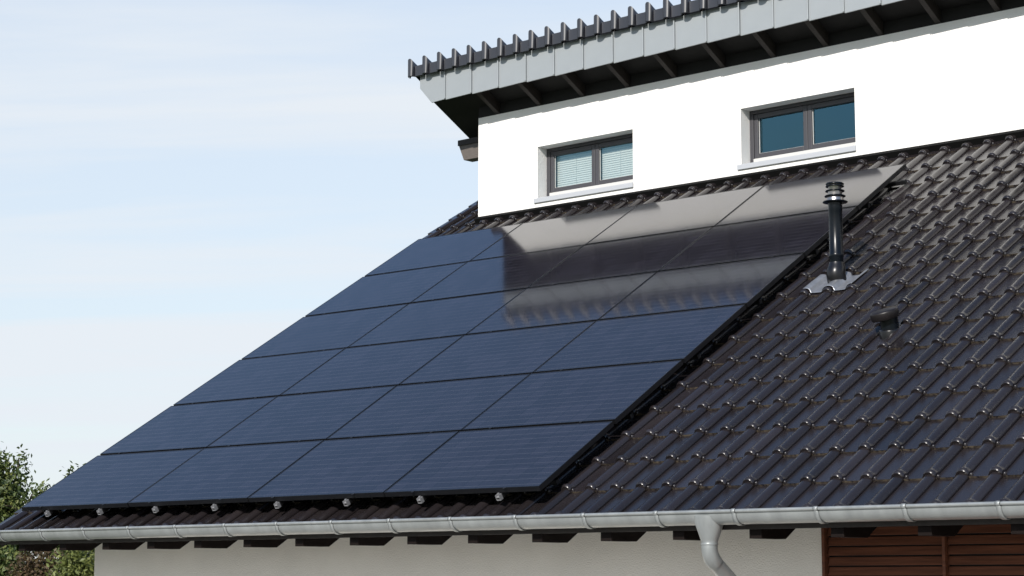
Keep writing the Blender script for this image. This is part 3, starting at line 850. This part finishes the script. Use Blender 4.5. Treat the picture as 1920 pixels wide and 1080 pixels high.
# ------------------------------------------------------------------ trees and shrubs
def foliage(name, blobs, nleaf, size, matname, parent, seed, up=0.3):
    rg = np.random.default_rng(seed)
    C = []; 
    vol = np.array([b[3] ** 2.2 for b in blobs]); vol = vol / vol.sum()
    for b, w_ in zip(blobs, vol):
        n = int(nleaf * w_)
        d = rg.normal(size=(n, 3)); d /= np.linalg.norm(d, axis=1)[:, None]
        r_ = b[3] * (0.35 + 0.75 * rg.random(n) ** 0.7)
        # leaves sit in clumps
        p = np.array(b[:3]) + d * r_[:, None] * np.array([1, 1, b[4] if len(b) > 4 else 1])
        C.append(p)
    C = np.concatenate(C)
    nc = len(C) // 26
    cen = C[rg.integers(0, len(C), nc)]
    idx = rg.integers(0, nc, len(C))
    C = cen[idx] + np.clip(rg.normal(0, 1, C.shape), -1.6, 1.6) * size * np.array([2.2, 2.2, 2.6])
    n = len(C)
    a = rg.normal(size=(n, 3)); a[:, 2] += up; a /= np.linalg.norm(a, axis=1)[:, None]
    b = rg.normal(size=(n, 3)); b -= a * (a * b).sum(1)[:, None]; b /= np.linalg.norm(b, axis=1)[:, None]
    c = np.cross(a, b)
    s_ = size * rg.uniform(0.6, 1.25, n)[:, None]
    V = np.stack([C - b * s_, C + c * s_ * 0.5 + a * s_ * 0.1, C + b * s_, C - c * s_ * 0.5 + a * s_ * 0.1], 1).reshape(-1, 3)
    F = np.arange(4 * n).reshape(-1, 4)
    cl_t = rg.random(nc)
    tint = np.repeat(np.clip(0.55 * cl_t[idx] + 0.45 * rg.random(n), 0, 1), 4)
    return np_mesh(name, V, F, [matname], parent, smooth=False, attrs={'tint': tint}), cen
def tree(name, base, blobs, nleaf, size, matname, label, cat, seed, trunk_r=0.14, group=None):
    root = empty(name, base); tag(root, label, cat, group)
    fo, cen = foliage('crown', blobs, nleaf, size, matname, root, seed)
    rd = random.Random(seed)
    m = MB(); top = Vector(blobs[0][:3])
    base = Vector(base)
    mid = base.lerp(top, 0.45) + Vector((rd.uniform(-.1, .1), rd.uniform(-.1, .1), 0))
    m.tube([base, base.lerp(mid, 0.5) + Vector((0.03, 0, 0)), mid, top], [trunk_r, trunk_r * 0.85, trunk_r * 0.65, trunk_r * 0.2], 10)
    for b in blobs:
        q = Vector(b[:3]); st = base.lerp(top, rd.uniform(0.3, 0.6))
        m.tube([st, st.lerp(q, 0.5) + Vector((0, 0, 0.1)), q + Vector((0, 0, b[3] * 0.6))], [trunk_r * 0.4, trunk_r * 0.28, 0.012], 7)
    for k in range(min(90, len(cen))):
        c = Vector(cen[rd.randrange(len(cen))]); b = min(blobs, key=lambda b: (Vector(b[:3]) - c).length); st = Vector(b[:3]).lerp(c, 0.2)
        m.tube([st, st.lerp(c, 0.6) + Vector((0, 0, 0.03)), c], [0.018, 0.011, 0.005], 5)
    m.build('trunk', 'bark', root, origin=base)
    return root
def B(px, py, dist, rpx, el=1.0):
    p = at(px, py, dist); r_ = rpx * dist / 3785.75
    return (p.x, p.y, p.z, r_, el)
D1 = 29.0
b0 = at(-30, 1000, D1); 
tree('apple_tree', (b0.x, b0.y, GZ), [B(-35, 975, D1, 70, 1.1), B(22, 990, D1, 45), B(4, 922, D1, 36, 1.2), B(33, 888, D1 + .2, 13, 2.2), B(50, 965, D1 - .3, 24), B(-90, 930, D1, 80), B(-60, 1050, D1, 90),
     B(-2, 872, D1, 13, 1.4), B(60, 932, D1, 9, 1.4)], 30000, 0.042, 'leaf_green',
     'tall leafy green tree at the left edge above the roof corner', 'tree', 11)
b1 = at(150, 960, 33.0)
tree('garden_tree', (b1.x, b1.y, GZ), [B(150, 985, 33, 65, 1.1), B(143, 905, 33, 16, 1.3), B(200, 975, 33, 55), B(105, 985, 33, 44), B(240, 1000, 33, 60), B(88, 935, 33, 14, 1.3)], 15000, 0.045, 'leaf_green',
     'green tree whose twig tips just show over the left edge of the panels', 'tree', 12)
D2 = 25.5
b2 = at(70, 1120, D2)
tree('shrub', (b2.x, b2.y, GZ), [B(62, 1075, D2, 36), B(95, 1085, D2, 36), B(78, 1120, D2, 52), B(88, 1160, D2, 60)], 9000, 0.034, 'leaf_red',
     'reddish brown autumn shrub under the left end of the gutter', 'shrub', 13, 0.05)
b3 = at(150, 1120, 24.6)
tree('shrub', (b3.x, b3.y, GZ), [B(135, 1072, 24.6, 32), B(165, 1080, 24.6, 34), B(150, 1120, 24.6, 50), B(195, 1110, 25.2, 50)], 8000, 0.034, 'leaf_bright',
     'yellow green shrub beside the left corner of the ground floor wall', 'shrub', 14, 0.05)
b4 = at(10, 1120, 26.5)
tree('shrub', (b4.x, b4.y, GZ), [B(5, 1075, 26.5, 40), B(-30, 1085, 26.5, 50), B(35, 1100, 26.5, 40), B(10, 1130, 26.5, 60)], 9000, 0.036, 'leaf_green',
     'dark green shrub in the bottom left corner below the gutter', 'shrub', 15, 0.05)
# hedge far behind, closes the view under the tree
